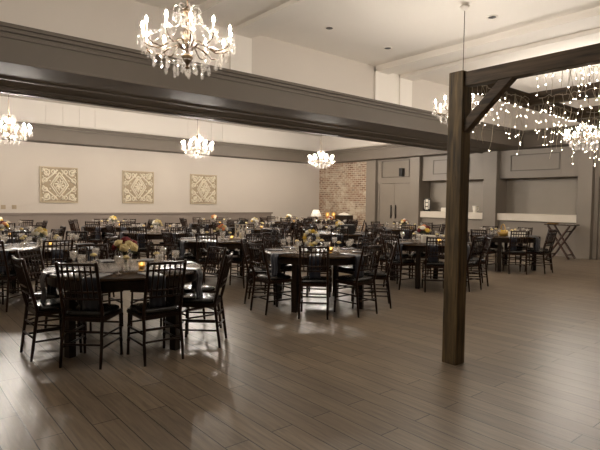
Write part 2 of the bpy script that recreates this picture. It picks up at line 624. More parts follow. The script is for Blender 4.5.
# downlights
for i, (x, y) in enumerate(((5.87, 6.34), (7.44, 6.4), (7.43, 4.27))):
    e = empty('recessed_downlight', (x, y, ZC))
    MB().lathe([(.06, -.004), (.078, -.012), (.088, -.006), (.088, 0), (.06, 0)], 20).build('trim_ring', M['ceil'], e)
    MB().lathe([(0, -.006), (.061, -.006), (.061, .0), (0, .0)], 20).build('lens', M['black'], e)
    tag(e, ['unlit recessed ceiling downlight nearest the left ceiling band', 'unlit recessed ceiling downlight nearest the middle beam, left of the right ceiling band', 'unlit recessed ceiling downlight above the chandelier cable by the post'][i], 'downlight', 'ceiling downlights')

# ------------------------------------------------------------------ carved wall panels
def carved_panel(xc, label):
    e = empty('carved_panel', (xc, Y1, 1.895))
    S = .55
    MB().box(-S + .01, S - .01, -.015, 0, -S + .01, S - .01).build('backing', M['carved_back'], e)
    b = MB()
    t = .035
    b.box(-S, S, -.045, 0, S - t, S).box(-S, S, -.045, 0, -S, -S + t).box(-S, -S + t, -.045, 0, -S + t, S - t).box(S - t, S, -.045, 0, -S + t, S - t)
    b.build('frame', M['carved_frame'], e, .004)
    f = MB()

    def stroke(pts, r=.016):
        f.tube([(x, -.022, z) for x, z in pts], r * 1.5, 6)

    def spiral(cx, cz, r0, turns, a0, s):
        return [(cx + s * r0 * (1 - .8 * i / 20) * cos(a0 + turns * 2 * pi * i / 20), cz + r0 * (1 - .8 * i / 20) * sin(a0 + turns * 2 * pi * i / 20)) for i in range(21)]

    for sgn in (1, 1.35):
        stroke([(0, .26 * sgn + .03), (.11 * sgn, .13 * sgn), (.19 * sgn, 0), (.11 * sgn, -.13 * sgn), (0, -.26 * sgn - .03), (-.11 * sgn, -.13 * sgn), (-.19 * sgn, 0), (-.11 * sgn, .13 * sgn), (0, .26 * sgn + .03)], .017)
    for a in range(8):
        an = a * pi / 4
        stroke([(.03 * cos(an), .03 * sin(an)), (.10 * cos(an - .3), .12 * sin(an - .3)), (.125 * cos(an), .17 * sin(an))], .02)
    for sx in (1, -1):
        for sz in (1, -1):
            stroke([(x * sx, z * sz) for x, z in spiral(.37, .36, .12, 1.4, .2, 1)], .018)
            stroke([(x * sx, z * sz) for x, z in spiral(.17, .41, .085, 1.3, 2.6, 1)], .016)
            stroke([(x * sx, z * sz) for x, z in spiral(.40, .13, .09, 1.3, -1.2, 1)], .016)
            stroke([(sx * .05, sz * .46), (sx * .2, sz * .30), (sx * .32, sz * .2), (sx * .47, sz * .03)], .018)
            stroke([(sx * .48, sz * .48), (sx * .3, sz * .27)], .02)
            for (px, pz) in ((.28, .44), (.46, .25), (.27, .12), (.08, .33), (.44, .48)):
                f.ball((sx * px, -.022, sz * pz), .03, 1)
    f.ball((0, -.02, 0), .04, 1)
    f.build('fretwork', M['carved'], e)
    tag(e, label, 'wall panel', 'carved panels on the back wall')


for xc, lb in ((4.23, 'leftmost'), (6.73, 'middle'), (9.22, 'rightmost')):
    carved_panel(xc, 'square cream carved fretwork panel on the beige wall, %s of the three' % lb)
for xx, lb in ((2.72, 'farther from the carved panel'), (3.0, 'nearer the carved panel')):
    o = MB().box(xx - .06, xx + .06, Y1 - .01, Y1, 1.15, 1.27).box(xx - .012, xx + .012, Y1 - .018, Y1, 1.19, 1.23).build('light_switch', M['carved_back'], bevel=.003)
    tag(o, 'small tan switch plate above the cap rail, ' + lb, 'switch', 'switch plates')


# ------------------------------------------------------------------ chandeliers
def pol(r, a, z):
    return (r * cos(a), r * sin(a), z)


def make_chandelier(flame, detailed):
    e = empty('chandelier', (0, 0, 0))
    prof = [(0, -.30), (.018, -.295), (.024, -.285), (.012, -.275), (.02, -.25), (.05, -.21), (.06, -.185), (.04, -.16), (.022, -.15), (.02, -.09), (.036, -.05),
            (.05, 0), (.036, .05), (.018, .09), (.016, .17), (.05, .2), (.06, .225), (.03, .25), (.012, .27), (0, .28)]
    MB().lathe(prof, 16).build('column', M['bronze'], e)
    MB().tube([(0, 0, .27), (0, 0, ZC - ZL - .06)], .0055, 6).build('cable', M['bronze'], e)
    MB().lathe([(0, ZC - ZL - .07), (.02, ZC - ZL - .065), (.06, ZC - ZL - .03), (.07, ZC - ZL)], 20).build('ceiling_canopy', M['ceil'], e)
    arms = [(.42 if i % 2 else .40, i * 2 * pi / 12 + .16, -.065 if i % 2 else -.045) for i in range(12)]
    rnd = random.Random(3)
    for R, a, zp in arms:
        pts = [pol(.04, a, -.12), pol(R * .25, a, -.075 + (zp + .065)), pol(R * .45, a, -.10 + (zp + .065)), pol(R * .65, a, zp - .085), pol(R * .85, a, zp - .075), pol(R * .97, a, zp - .045), pol(R, a, zp - .01)]
        ar = MB().tube(pts, [.009, .008, .008, .007, .007, .007, .008], 6).build('arm', M['bronze'], e)
        c = pol(R, a, 0)
        MB().lathe([(.012, zp - .012), (.042, zp + .002), (.046, zp + .012), (.012, zp + .006)], 12, c).build('drip_pan', M['crystal'], ar)
        MB().lathe([(.0115, zp + .004), (.0115, zp + .078), (.008, zp + .082)], 8, c).build('candle_sleeve', M['sleeve'], ar)
        MB().lathe([(.006, zp + .082), (.0105, zp + .092), (.012, zp + .102), (.008, zp + .118), (.003, zp + .132), (0, zp + .138)], 8, c).build('flame_bulb', flame, ar)
        pend = MB()
        for j in range(4):
            aa = a + j * pi / 2 + .3
            px, py = c[0] + .042 * cos(aa), c[1] + .042 * sin(aa)
            hh = .085 if j % 2 else .065
            pend.ball((px, py, zp - .008), .008, 1)
            pend.drop((px, py, zp - .016), .013, hh)
            if detailed and j == 0:
                pass
        pend.ball((c[0], c[1], zp - .03), .01, 1)
        pend.drop((c[0] * .8, c[1] * .8, zp - .09), .017, .1)
        pend.build('pendants', M['crystal'], ar)
        if R > .3:
            sw = MB()
            for i in range(15):
                t = i / 14
                sw.ball(pol(.08 + (R - .1) * t, a + .12 * sin(pi * t), .22 + (zp - .2) * t - .07 * sin(pi * t)), .0085, 1)
            sw.build('bead_swag', M['crystal'], e)
    low = MB()
    for n, r, zz, h in ((13, .31, -.15, .11), (9, .20, -.21, .12), (5, .09, -.23, .11)):
        low.tube([pol(r, i * 2 * pi / 24, zz) for i in range(25)], .004, 5)
        for i in range(n):
            a = i * 2 * pi / n + r
            x, y, _ = pol(r, a, 0)
            low.ball((x, y, zz - .012), .009, 1)
            low.drop((x, y, zz - .02), .018, h * rnd.uniform(.8, 1.15))
    low.drop((0, 0, -.295), .022, .08)
    low.build('lower_drops', M['crystal'], e)
    cr = MB()
    for i in range(8):
        a = i * 2 * pi / 8
        cr.tube([pol(.02, a, .22), pol(.07, a, .27), pol(.115, a, .26), pol(.125, a, .235)], .005, 5)
        x, y, _ = pol(.125, a, 0)
        cr.ball((x, y, .226), .009, 1)
        cr.drop((x, y, .218), .016, .085)
        x, y, _ = pol(.07, a + .39, 0)
        cr.drop((x, y, .19), .016, .09)
        cr.ball(pol(.05, a, .1), .016, 1)
        cr.ball(pol(.055, a + .3, .02), .018, 1)
    cr.build('crown', M['crystal'], e)
    return e


ZL = 2.92
protos = {}
for (x, y, row, lb) in ((2.13, 4.16, 'n', 'large crystal chandelier nearest the viewer, above the nearest table'),
                        (6.63, 4.25, 'n', 'crystal chandelier lit behind the top of the timber post'),
                        (10.97, 4.16, 'r', 'crystal chandelier seen through the fairy lights of the pergola'),
                        (2.07, 11.95, 'f', 'small bright far chandelier above the leftmost far tables, cut by the picture edge'),
                        (6.42, 11.95, 'f', 'small bright far chandelier hanging above the third carved panel'),
                        (11.15, 12.35, 'f', 'small bright far chandelier hanging in front of the brick corner')):
    if row not in protos:
        protos[row] = c = make_chandelier(M[{'n': 'flame_near', 'f': 'flame_far', 'r': 'flame_right'}[row]], row == 'n')
    else:
        c = copy_tree(protos[row])
    c.location = (x, y, ZL)
    c.scale = (.96, .96, .97)
    c.rotation_euler = (0, 0, x * 1.7)
    tag(c, lb, 'chandelier', 'far chandeliers' if row == 'f' else 'near chandeliers')

# ------------------------------------------------------------------ pergola with fairy lights
PX, PYY = 4.02, 2.60
PZ0, PZ1 = 2.495, 2.62
FX, FY = 8.9, -1.4
e = empty('pergola', (PX, PYY, 0))


def w2p(b, name, mat, bevel=.006, par=e):
    o = b.build(name, mat, par, bevel)
    o.matrix_parent_inverse = Matrix.Translation((-PX, -PYY, 0))
    return o


hw = .0725
for x, y in ((PX, PYY), (FX, PYY), (PX, FY), (FX, FY)):
    w2p(MB().box(x - hw, x + hw, y - hw, y + hw, 0, PZ1 + .012), 'post', M['post'])
for y in (PYY, FY):
    w2p(MB().box(PX + hw, FX - hw, y - .05, y + .05, PZ0, PZ1), 'long_beam', M['beamx'])
xs = [PX, 5.25, 6.45, 7.65, FX]
for x in xs:
    ya, yb = (FY + hw, PYY - hw) if x in (PX, FX) else (FY + .05, PYY - .05)
    w2p(MB().box(x - .05, x + .05, ya, yb, PZ0, PZ1), 'cross_beam', M['beamy'])
for x in (PX, FX):
    for y, s in ((PYY, -1), (FY, 1)):
        w2p(MB().bar((x, y + s * .05, 2.12), (x, y + s * .50, 2.545), .085, .085), 'brace', M['beamy'])
for y in (PYY, FY):
    for x, s in ((FX, -1),):
        w2p(MB().bar((x + s * .05, y, 2.12), (x + s * .50, y, 2.545), .085, .085), 'brace', M['beamx'])
tag(e, 'dark timber pergola on square posts with diagonal braces, standing on the plank floor', 'pergola')

fb = bpy.data.meshes.new('bulb')
bmx = bmesh.new()
bmesh.ops.create_icosphere(bmx, subdivisions=1, radius=.0042)
bmx.to_mesh(fb)
bmx.free()
fb.materials.append(M['fairy'])


def icicle(p, q, label, n_drops, rnd, zt=PZ1 + .02, lmin=.18, lmax=.62, side=.0):
    e = empty('fairy_light_string', p)
    p, q = Vector(p), Vector(q)
    wire = MB()
    pts = []
    bulbs = []
    for i in range(n_drops * 2 + 1):
        t = i / (n_drops * 2)
        pts.append(p.lerp(q, t) + Vector((0, 0, rnd.uniform(-.02, .015))))
    wire.tube([x - p for x in pts], .0025, 4)
    for i in range(n_drops):
        t = (i + .5) / n_drops
        top = p.lerp(q, t)
        L = rnd.uniform(lmin, lmax)
        seg = []
        sway = rnd.uniform(-.06, .06)
        nn = max(3, int(L / .085))
        for j in range(nn + 1):
            z = -L * j / nn
            d = Vector((rnd.uniform(-.02, .02) + sway * j / nn, rnd.uniform(-.02, .02) + sway * .5 * j / nn, z))
            pt = top + d
            seg.append(pt - p)
            if j > 0 and rnd.random() < .72:
                bulbs.append(pt + Vector((rnd.uniform(-.012, .012), rnd.uniform(-.012, .012), -.006)))
        wire.tube(seg, .0021, 3)
    wire.build('wire', M['wire'], e)
    bulbs = bulbs[:100]
    for bpt in bulbs:
        o = bpy.data.objects.new('bulb', fb)
        COL.objects.link(o)
        o.parent = e
        o.location = bpt - p
    tag(e, label, 'string lights', 'fairy light strings on the pergola')


rnd = random.Random(11)
o_ = .062
icicle((PX + .1, PYY - o_, PZ0 + .06), (xs[1] - .06, PYY - o_, PZ0 + .06), 'fairy light string hanging from the long beam beside the front post', 20, rnd)
icicle((xs[1] + .06, PYY - o_, PZ0 + .06), (xs[2] - .06, PYY - o_, PZ0 + .06), 'fairy light string hanging from the second bay of the long beam', 20, rnd)
icicle((xs[2] + .06, PYY - o_, PZ0 + .06), (xs[3] - .06, PYY - o_, PZ0 + .06), 'fairy light string hanging from the third bay of the long beam', 20, rnd)
icicle((PX + o_, PYY - .62, PZ0 + .06), (PX + o_, .9, PZ0 + .06), 'fairy light string hanging from the front cross beam beyond the brace', 16, rnd, lmax=.3)
for i, lb in ((1, 'second'), (2, 'third'), (3, 'fourth')):
    icicle((xs[i] - o_, PYY - .16, PZ0 + .06), (xs[i] - o_, .6, PZ0 + .06), 'fairy light string hanging from the %s cross beam of the pergola' % lb, 27, rnd, lmax=.42)
for i, (a, b_) in enumerate(((PX, xs[1]), (xs[1], xs[2]), (xs[2], xs[3]))):
    yy = 1.75
    icicle((a + .07, yy, PZ1 + .0), (b_ - .07, yy - .1, PZ1 + .0), 'fairy light string strung across the open roof of the %s pergola bay' % ('first', 'second', 'third')[i], 18, rnd, lmin=.08, lmax=.35)
# crossing light ropes rest on the beams at both ends


# ------------------------------------------------------------------ chairs, tables, settings
def bamboo(b, p, q, r, mi=0, n=8, knots=3):
    p, q = Vector(p), Vector(q)
    pts, rad = [], []
    for i in range(knots + 1):
        for (dt, f) in ((0, 1.0), (.12, .9), (.88, .9)):
            t = (i + dt) / (knots + 1)
            pts.append(p.lerp(q, t))
            rad.append(r * (1.22 if dt == 0 and i > 0 else f))
    pts.append(q)
    rad.append(r)
    b.tube(pts, rad, n, mi)


def pad(b, w2, d2, z0, z1, mi=0, n=28):
    prof = [(1, z0), (1.03, z0 + (z1 - z0) * .35), (1.0, z0 + (z1 - z0) * .7), (.9, z0 + (z1 - z0) * .93), (.6, z1), (0, z1 + .004)]
    rings = []
    for s, z in prof:
        if s == 0:
            rings.append([b.bm.verts.new((0, 0, z))])
            continue
        ring = []
        for kk in range(n):
            a = 2 * pi * kk / n
            c, si = cos(a), sin(a)
            ring.append(b.bm.verts.new((w2 * s * math.copysign(abs(c) ** .35, c), d2 * s * math.copysign(abs(si) ** .35, si), z)))
        rings.append(ring)
    f = b.bm.faces.new(rings[0][::-1])
    f.material_index = mi
    for r0, r1 in zip(rings, rings[1:]):
        for kk in range(n):
            k2 = (kk + 1) % n
            f = b.bm.faces.new((r0[kk], r0[k2], r1[0]) if len(r1) == 1 else (r0[kk], r0[k2], r1[k2], r1[kk]))
            f.smooth = True
            f.material_index = mi


SH = .44          # seat height
BX = .172         # half distance of the back posts
back_pt = lambda z: -.185 - .12 * max(0, (z - SH)) / .5 + (.0 if z >= SH else -.055 * (SH - z) / SH)


def chair_geo():
    """returns builders: dict name -> list of functions(b)"""
    G = {}
    G['seat'] = [lambda b: (b.box(-.19, .19, -.19, .19, SH - .04, SH - .012), b.box(-.185, .185, -.185, .185, SH - .012, SH))]
    G['cushion'] = [lambda b: pad(b, .182, .182, SH + .001, SH + .045)]
    legs = []
    for s in (-1, 1):
        legs.append(lambda b, s=s: bamboo(b, (s * .172, .172, SH - .02), (s * .178, .19, 0), .0145, knots=2))
    for s in (-1, 1):
        def rear(b, s=s):
            pts = [(s * (BX + .006), back_pt(z), z) for z in (0, .1, .2)] + [(s * BX, back_pt(z), z) for z in (.3, SH, .52, .6, .7, .8, .9, .925)]
            rad = [.012, .015, .014, .0155, .015, .0175, .014, .0165, .014, .0165, .012]
            b.tube(pts, rad, 8)
        legs.append(rear)
    G['leg'] = legs
    def rail(b, z, r):
        b.tube([(-BX, back_pt(z), z), (-BX * .5, back_pt(z) - .012, z), (0, back_pt(z) - .016, z), (BX * .5, back_pt(z) - .012, z), (BX, back_pt(z), z)], r, 7)
    G['backrest'] = [lambda b: rail(b, .905, .0125)]
    G['rail'] = [lambda b, z=z, r=r: rail(b, z, r) for z, r in ((.845, .0105), (.66, .011), (.60, .0105))]
    G['spindle'] = [lambda b, i=i: b.tube([((i - 2.5) * .05, back_pt(z) - .014, z) for z in (.60, .66, .75, .845, .905)], [.007, .0085, .007, .0085, .007], 6) for i in range(6)]
    def side(b, s):
        for z in (.17, .27):
            b.tube([(s * .175, .182, z), (s * .176, back_pt(z), z)], .0095, 6)
    G['stretcher'] = [lambda b: side(b, -1), lambda b: side(b, 1),
                      lambda b: (b.tube([(-.175, .183, .2), (.175, .183, .2)], .0095, 6), b.tube([(-.175, .179, .31), (.175, .179, .31)], .0095, 6)),
                      lambda b: (b.tube([(-.175, back_pt(.2), .2), (.175, back_pt(.2), .2)], .0095, 6), b.tube([(-.175, back_pt(.31), .31), (.175, back_pt(.31), .31)], .0095, 6))]
    return G


GEO = chair_geo()


def make_chair(level):
    if level == 0:
        b = MB()
        for nm, fs in GEO.items():
            for fn in fs:
                n0 = len(b.bm.faces)
                fn(b)
                if nm == 'cushion':
                    b.bm.faces.ensure_lookup_table()
                    for f in b.bm.faces[n0:]:
                        f.material_index = 1
        return b.build('chiavari_chair', [M['chair'], M['cushion']])
    e = empty('chiavari_chair', (0, 0, 0))
    br = None
    for nm, fs in GEO.items():
        if nm in ('spindle', 'rail'):
            continue
        if nm == 'backrest':
            b = MB()
            fs[0](b)
            if level == 1:
                for fn in GEO['rail'] + GEO['spindle']:
                    fn(b)
            br = b.build('backrest', M['chair'], e)
            continue
        for fn in fs:
            b = MB()
            fn(b)
            o = b.build(nm, M['cushion'] if nm == 'cushion' else M['chair'], e)
            if nm == 'cushion':
                o['label'] = 'black padded seat cushion'
    if level == 2:
        for nm in ('rail', 'spindle'):
            for fn in GEO[nm]:
                b = MB()
                fn(b)
                b.build(nm, M['chair'], br)
    return e


TR, TZ = .77, .76


def make_table():
    e = empty('round_table', (0, 0, 0))
    MB().lathe([(0, TZ - .035), (TR - .012, TZ - .035), (TR, TZ - .026), (TR, TZ - .008), (TR - .008, TZ), (0, TZ)], 64).build('tabletop', M['table'], e)
    ap = MB()
    n = 64
    for i in range(n):
        a0, a1 = 2 * pi * i / n, 2 * pi * (i + 1) / n
        ra, rb = TR - .07, TR - .045
        vs = [ap.bm.verts.new(p) for p in (pol(ra, a0, TZ - .12), pol(rb, a0, TZ - .12), pol(rb, a1, TZ - .12), pol(ra, a1, TZ - .12), pol(ra, a0, TZ - .035), pol(rb, a0, TZ - .035), pol(rb, a1, TZ - .035), pol(ra, a1, TZ - .035))]
        for q in ((0, 1, 2, 3), (1, 5, 6, 2), (0, 3, 7, 4)):
            ap.bm.faces.new([vs[j] for j in q])
    bmesh.ops.remove_doubles(ap.bm, verts=ap.bm.verts[:], dist=1e-5)
    ap.build('apron', M['table_leg'], e)
    for deg in (-157.5, -67.5, 22.5, 112.5):
        a = radians(deg)
        c = Vector(pol(.665, a, 0))
        rd, tg = Vector((cos(a), sin(a), 0)), Vector((-sin(a), cos(a), 0))
        b = MB()
        b.obox(c + Vector((0, 0, (TZ - .036) / 2)), rd * .037, tg * .037, Vector((0, 0, (TZ - .036) / 2)))
        b.build('leg', M['table_leg'], e, .005)
    return e


def make_napkin():
    b = MB()
    path = []
    for r in (.50, .56, .62, .68, .73, .762):
        path.append((r, TZ + .006))
    path += [(TR + .007, TZ + .003), (TR + .0125, TZ - .012)]
    for dz in (.05, .1, .15, .2, .25, .29):
        path.append((TR + .0125 + .008 * sin(dz * 25) + .004, TZ - dz))
    nc = 9
    rows = []
    for i, (r, z) in enumerate(path):
        row = []
        hang = max(0, i - 7)
        for j in range(nc):
            t = j / (nc - 1) - .5
            wv = .004 * sin(t * 16) * (hang * .35) + .002 * sin(t * 13)
            wid = .155 * (1 - .01 * hang)
            if i < 6:
                row.append(Vector((r, t * wid, z + abs(.0025 * sin(t * 13)))))
            else:
                row.append(Vector((r + wv + .004 * (hang > 0), t * wid, z)))
        rows.append(row)
    top = [[b.bm.verts.new(p) for p in row] for row in rows]
    low = []
    for i, row in enumerate(rows):
        off = Vector((0, 0, -.0045)) if i < 6 else (Vector((-.003, 0, -.003)) if i < 8 else Vector((-.0045, 0, 0)))
        low.append([b.bm.verts.new(p + off) for p in row])
    nr = len(rows)
    for i in range(nr - 1):
        for j in range(nc - 1):
            f = b.bm.faces.new((top[i][j], top[i][j + 1], top[i + 1][j + 1], top[i + 1][j]))
            f.smooth = True
            f = b.bm.faces.new((low[i][j], low[i + 1][j], low[i + 1][j + 1], low[i][j + 1]))
            f.smooth = True
        b.bm.faces.new((top[i][0], top[i + 1][0], low[i + 1][0], low[i][0]))
        b.bm.faces.new((top[i][nc - 1], low[i][nc - 1], low[i + 1][nc - 1], top[i + 1][nc - 1]))
    for i in (0, nr - 1):
        for j in range(nc - 1):
            b.bm.faces.new((top[i][j], low[i][j], low[i][j + 1], top[i][j + 1]))
    return b.build('napkin', M['navy'])


def make_goblet():
    return MB().lathe([(0, 0), (.034, 0), (.034, .003), (.008, .008), (.005, .02), (.005, .075), (.012, .085), (.034, .105), (.04, .135), (.037, .17), (.035, .17), (.038, .135), (.031, .108), (0, .092)], 14).build('goblet', M['glass'])


def bloom(b, c, r, mi=0, tilt=None, pet=5):
    mt = tilt.to_matrix().to_3x3() if tilt else None
    for q, (rr, zz) in enumerate(((1.0, -.1), (.78, .12), (.52, .3))):
        ph = q * .6
        b.lathe([(0, (zz - .45) * r), (rr * .55 * r, (zz - .3) * r), (rr * r, (zz + .1) * r), (rr * .92 * r, (zz + .35) * r), (rr * .6 * r, (zz + .32) * r), (0, (zz + .05) * r)], 15, c, mi,
                wave=lambda a, z, ph=ph: 1 + .12 * cos(pet * a + ph), mat=mt)
    return b


from mathutils import Euler


def make_bouquet(cols, seed):
    rn = random.Random(seed)
    e = empty('bouquet', (0, 0, 0))
    MB().lathe([(0, 0), (.038, 0), (.043, .01), (.043, .095), (.032, .112), (.034, .13), (.031, .13), (.029, .112), (.038, .09), (.038, .014), (0, .012)], 16).build('jar', M['glass'], e)
    st = MB()
    fol = MB()
    spots = []
    for i in range(11):
        if i == 0:
            d = Vector((0, 0, 1))
        else:
            a = i * 2.4
            el = .75 if i < 6 else .25
            d = Vector((cos(a) * cos(el), sin(a) * cos(el), sin(el)))
        spots.append(Vector((0, 0, .17)) + Vector((d.x * .09, d.y * .09, d.z * .085)))
    for i, s in enumerate(spots):
        st.tube([(s.x * .12, s.y * .12, .015), (s.x * .2, s.y * .2, .12), (s.x * .8, s.y * .8, s.z - .02)], .0028, 5)
    for i in range(16):
        a = i * 2.1
        r = rn.uniform(.08, .13)
        z = rn.uniform(.11, .2)
        p = Vector((cos(a) * .04, sin(a) * .04, .135))
        q = Vector((cos(a) * r, sin(a) * r, z))
        sd = Vector((-sin(a), cos(a), 0)) * .02
        mid = (p + q) / 2 + Vector((0, 0, .012))
        vs = [fol.bm.verts.new(v) for v in (p, mid + sd, q, mid - sd, p - Vector((0, 0, .002)), mid + sd - Vector((0, 0, .003)), q - Vector((0, 0, .001)), mid - sd - Vector((0, 0, .003)))]
        for f in ((0, 1, 2, 3), (7, 6, 5, 4), (0, 4, 5, 1), (1, 5, 6, 2), (2, 6, 7, 3), (3, 7, 4, 0)):
            fol.bm.faces.new([vs[j] for j in f])
    st.build('stems', M['stem'], e)
    fol.build('foliage', M['green'], e)
    for i, s in enumerate(spots):
        d = (s - Vector((0, 0, .14))).normalized()
        b = MB()
        bloom(b, s, rn.uniform(.034, .046), 0, d.to_track_quat('Z', 'Y').to_euler())
        o = b.build('flower', M[cols[i % len(cols)]], e)
    return e


def make_bud_vase():
    e = empty('bud_vase', (0, 0, 0))
    MB().lathe([(0, 0), (.026, 0), (.03, .02), (.026, .05), (.013, .07), (.016, .085), (.013, .085), (.011, .07), (.022, .05), (.026, .022), (0, .006)], 12).build('vase', M['glass'], e)
    MB().tube([(0, 0, .006), (.002, 0, .07), (.004, 0, .115)], .0028, 5).build('stem', M['stem'], e)
    b = MB()
    bloom(b, Vector((.004, 0, .13)), .033)
    b.build('flower', M['cream'], e)
    return e


def make_votive():
    e = empty('votive_candle', (0, 0, 0))
    MB().lathe([(0, 0), (.028, 0), (.034, .065), (.031, .065), (.026, .006), (0, .006)], 14).build('cup', M['amber'], e)
    MB().lathe([(0, .007), (.024, .007), (.026, .03), (0, .032)], 12).build('wax', M['wax'], e)
    MB().lathe([(0, .031), (.006, .037), (.0065, .044), (.003, .055), (0, .062)], 8).build('flame', M['votive'], e)
    return e


SIDES = ['near', 'near right', 'right', 'far right', 'far', 'far left', 'left', 'near left']


def side_name(cx, cy, phi):
    psi = math.atan2(EYE.y - cy, EYE.x - cx)
    # seen from the viewer, right of the near point is counter-clockwise as seen from above
    i = int(round(((phi - psi) % (2 * pi)) / (pi / 4))) % 8
    return SIDES[i]


ROWN = ['front row', 'second row', 'third row', 'back row']
COLN = ['first', 'second', 'third', 'fourth']
TABLES = [  # row, col, x, y
    (0, 0, 1.93, 5.12), (0, 1, 4.80, 5.36), (0, 2, 7.69, 5.56), (0, 3, 11.0, 5.88),
    (1, 0, 1.79, 8.13), (1, 1, 4.82, 8.03), (1, 2, 8.2, 8.4), (1, 3, 11.2, 8.9),
    (2, 0, 1.71, 10.6), (2, 1, 4.70, 10.6), (2, 2, 7.6, 11.0), (2, 3, 10.9, 11.6),
    (3, 0, 2.1, 13.6), (3, 1, 4.75, 13.5), (3, 2, 8.0, 13.8), (3, 3, 11.3, 14.2)]
TNAME = {}
for r, c, x, y in TABLES:
    TNAME[(r, c)] = '%s table from left, %s' % (COLN[c], ROWN[r])
TNAME[(0, 0)] = 'nearest table, leftmost in front row'
TABLE_LABEL = {
    (0, 0): 'nearest round dark wood table, set with a red and cream bouquet',
    (0, 1): 'round dark wood table holding a cream flower wreath, second in the front row',
    (0, 2): 'round dark wood table with a white card box, half behind the timber post',
    (0, 3): 'round dark wood table with a gold basket, nearest the bar shutters'}
NCH = [2, 2, 1, 1, 1, 1, 0, 0] + [0] * 8
chair_proto, table_proto = {}, None
used = set()


def take(key, maker):
    if key not in protos:
        protos[key] = maker()
        return protos[key]
    return copy_tree(protos[key])


PAL = {'a': ['red', 'cream', 'cream', 'peach', 'cream', 'red', 'gold', 'cream', 'white', 'red', 'cream'],
       'b': ['cream', 'white', 'cream', 'gold', 'white', 'cream'],
       'c': ['peach', 'red', 'cream', 'white', 'peach', 'cream', 'gold'],
       'd': ['white', 'red', 'cream', 'peach', 'white', 'gold']}
BQ = ['a', 'b', 'c', 'b', 'b', 'c', 'b', 'd', 'a', 'b', 'b', 'd', 'b', 'b', 'c', 'b']
BQN = {'a': 'red and cream', 'b': 'cream and white', 'c': 'peach and cream', 'd': 'white and red'}
rc = random.Random(5)
for ti, (r, c, x, y) in enumerate(TABLES):
    nm = TNAME[(r, c)]
    t = take('table', make_table)
    t.location = (x, y, 0)
    tag(t, TABLE_LABEL.get((r, c), 'round dark wood table with %s bouquet, %s' % (BQN[BQ[ti]], nm.replace(' table', ''))), 'table', 'round banquet tables')
    lvl = NCH[ti]
    for q in range(8):
        phi = radians(-135 + 45 * q)
        dist = .75 + rc.uniform(-.03, .06)
        dphi = rc.uniform(-.012, .012)
        if ti == 0:
            dist, dphi = {0: (.67, .0), 1: (.69, .01), 2: (.78, .03), 7: (.69, .0), 3: (.8, .02)}.get(q, (dist, dphi))
        sd = side_name(x, y, phi)
        ch = take(('chair', lvl), lambda: make_chair(lvl))
        ch.location = (x + dist * cos(phi + dphi), y + dist * sin(phi + dphi), 0)
        ch.rotation_euler = (0, 0, phi + dphi + pi / 2 + rc.uniform(-.04, .04))
        tag(ch, 'dark chiavari chair, %s side of %s' % (sd, nm), 'chair', 'chairs around the round tables')
        nk = take('napkin', make_napkin)
        nk.location = (x, y, 0)
        nk.rotation_euler = (0, 0, phi + rc.uniform(-.05, .05))
        tag(nk, 'navy napkin hanging off %s edge of %s' % (sd, nm), 'napkin', 'navy napkins')
        gb = take('goblet', make_goblet)
        ga = phi + .3
        gb.location = (x + .5 * cos(ga), y + .5 * sin(ga), TZ + .001)
        tag(gb, 'clear stemmed glass at %s seat of %s' % (sd, nm), 'glass', 'stemmed glasses')
    for q in range(4):
        a = radians(-110 + 90 * q) + ti
        sd = side_name(x, y, a)
        bv = take('bud', make_bud_vase)
        bv.location = (x + .3 * cos(a), y + .3 * sin(a), TZ + .001)
        bv.rotation_euler = (0, 0, a)
        tag(bv, 'cream flower in bud vase, %s of centre, %s' % (sd, nm), 'vase', 'bud vases')
    for q in range(1):
        a = radians(-60 + 120 * q)
        sd = side_name(x, y, a)
        vt = take('votive', make_votive)
        vt.location = (x + .2 * cos(a), y + .2 * sin(a), TZ + .001)
        tag(vt, 'lit amber votive, %s of centre, %s' % (sd, nm), 'candle', 'votive candles')
    pk = BQ[ti]
    if (r, c) in ((0, 1), (0, 3)):
        continue
    bq = take(('bouquet', pk), lambda: make_bouquet(PAL[pk], ord(pk)))
    ox = 0.0
    if (r, c) in ((0, 1), (0, 2), (0, 3)):
        ox = -.12
    bq.location = (x + ox, y - ox, TZ + .001) if (r, c) != (0, 2) else (7.77, 5.72, TZ + .001)
    bq.rotation_euler = (0, 0, ti * 1.3)
    bq.scale = (1.2, 1.2, 1.1) if r == 0 else (.95, .95, 1)
    tag(bq, '%s bouquet in glass jar on %s' % (BQN[pk], nm), 'bouquet', 'table bouquets')

# special centrepieces
def stand_ring(name, loc, R, mats, label, cat, tilt):
    """flower wreath standing upright on a small easel"""
    e = empty(name, loc, tilt)
    zc = R + .10
    b = MB()
    b.tube([(R * cos(i * 2 * pi / 24), 0, zc + R * sin(i * 2 * pi / 24)) for i in range(25)], R * .2, 8)
    b.build('ring', M['green'], e)
    for i in range(14):
        a = i * 2 * pi / 14
        f = MB()
        bloom(f, Vector((R * cos(a), -.012 + .012 * (i % 2) * -1, zc + R * sin(a))), R * .30, 0, Euler((pi / 2, 0, 0)))
        f.build('flower', M[mats[i % len(mats)]], e)
    b = MB().lathe([(0, 0), (.06, 0), (.055, .05), (.03, .07), (.025, .085), (0, .088)], 14)
    b.tube([(0, .03, .06), (0, .032, zc + R)], .006, 6)
    b.build('pedestal', M['table_leg'], e)
    tag(e, label, cat)


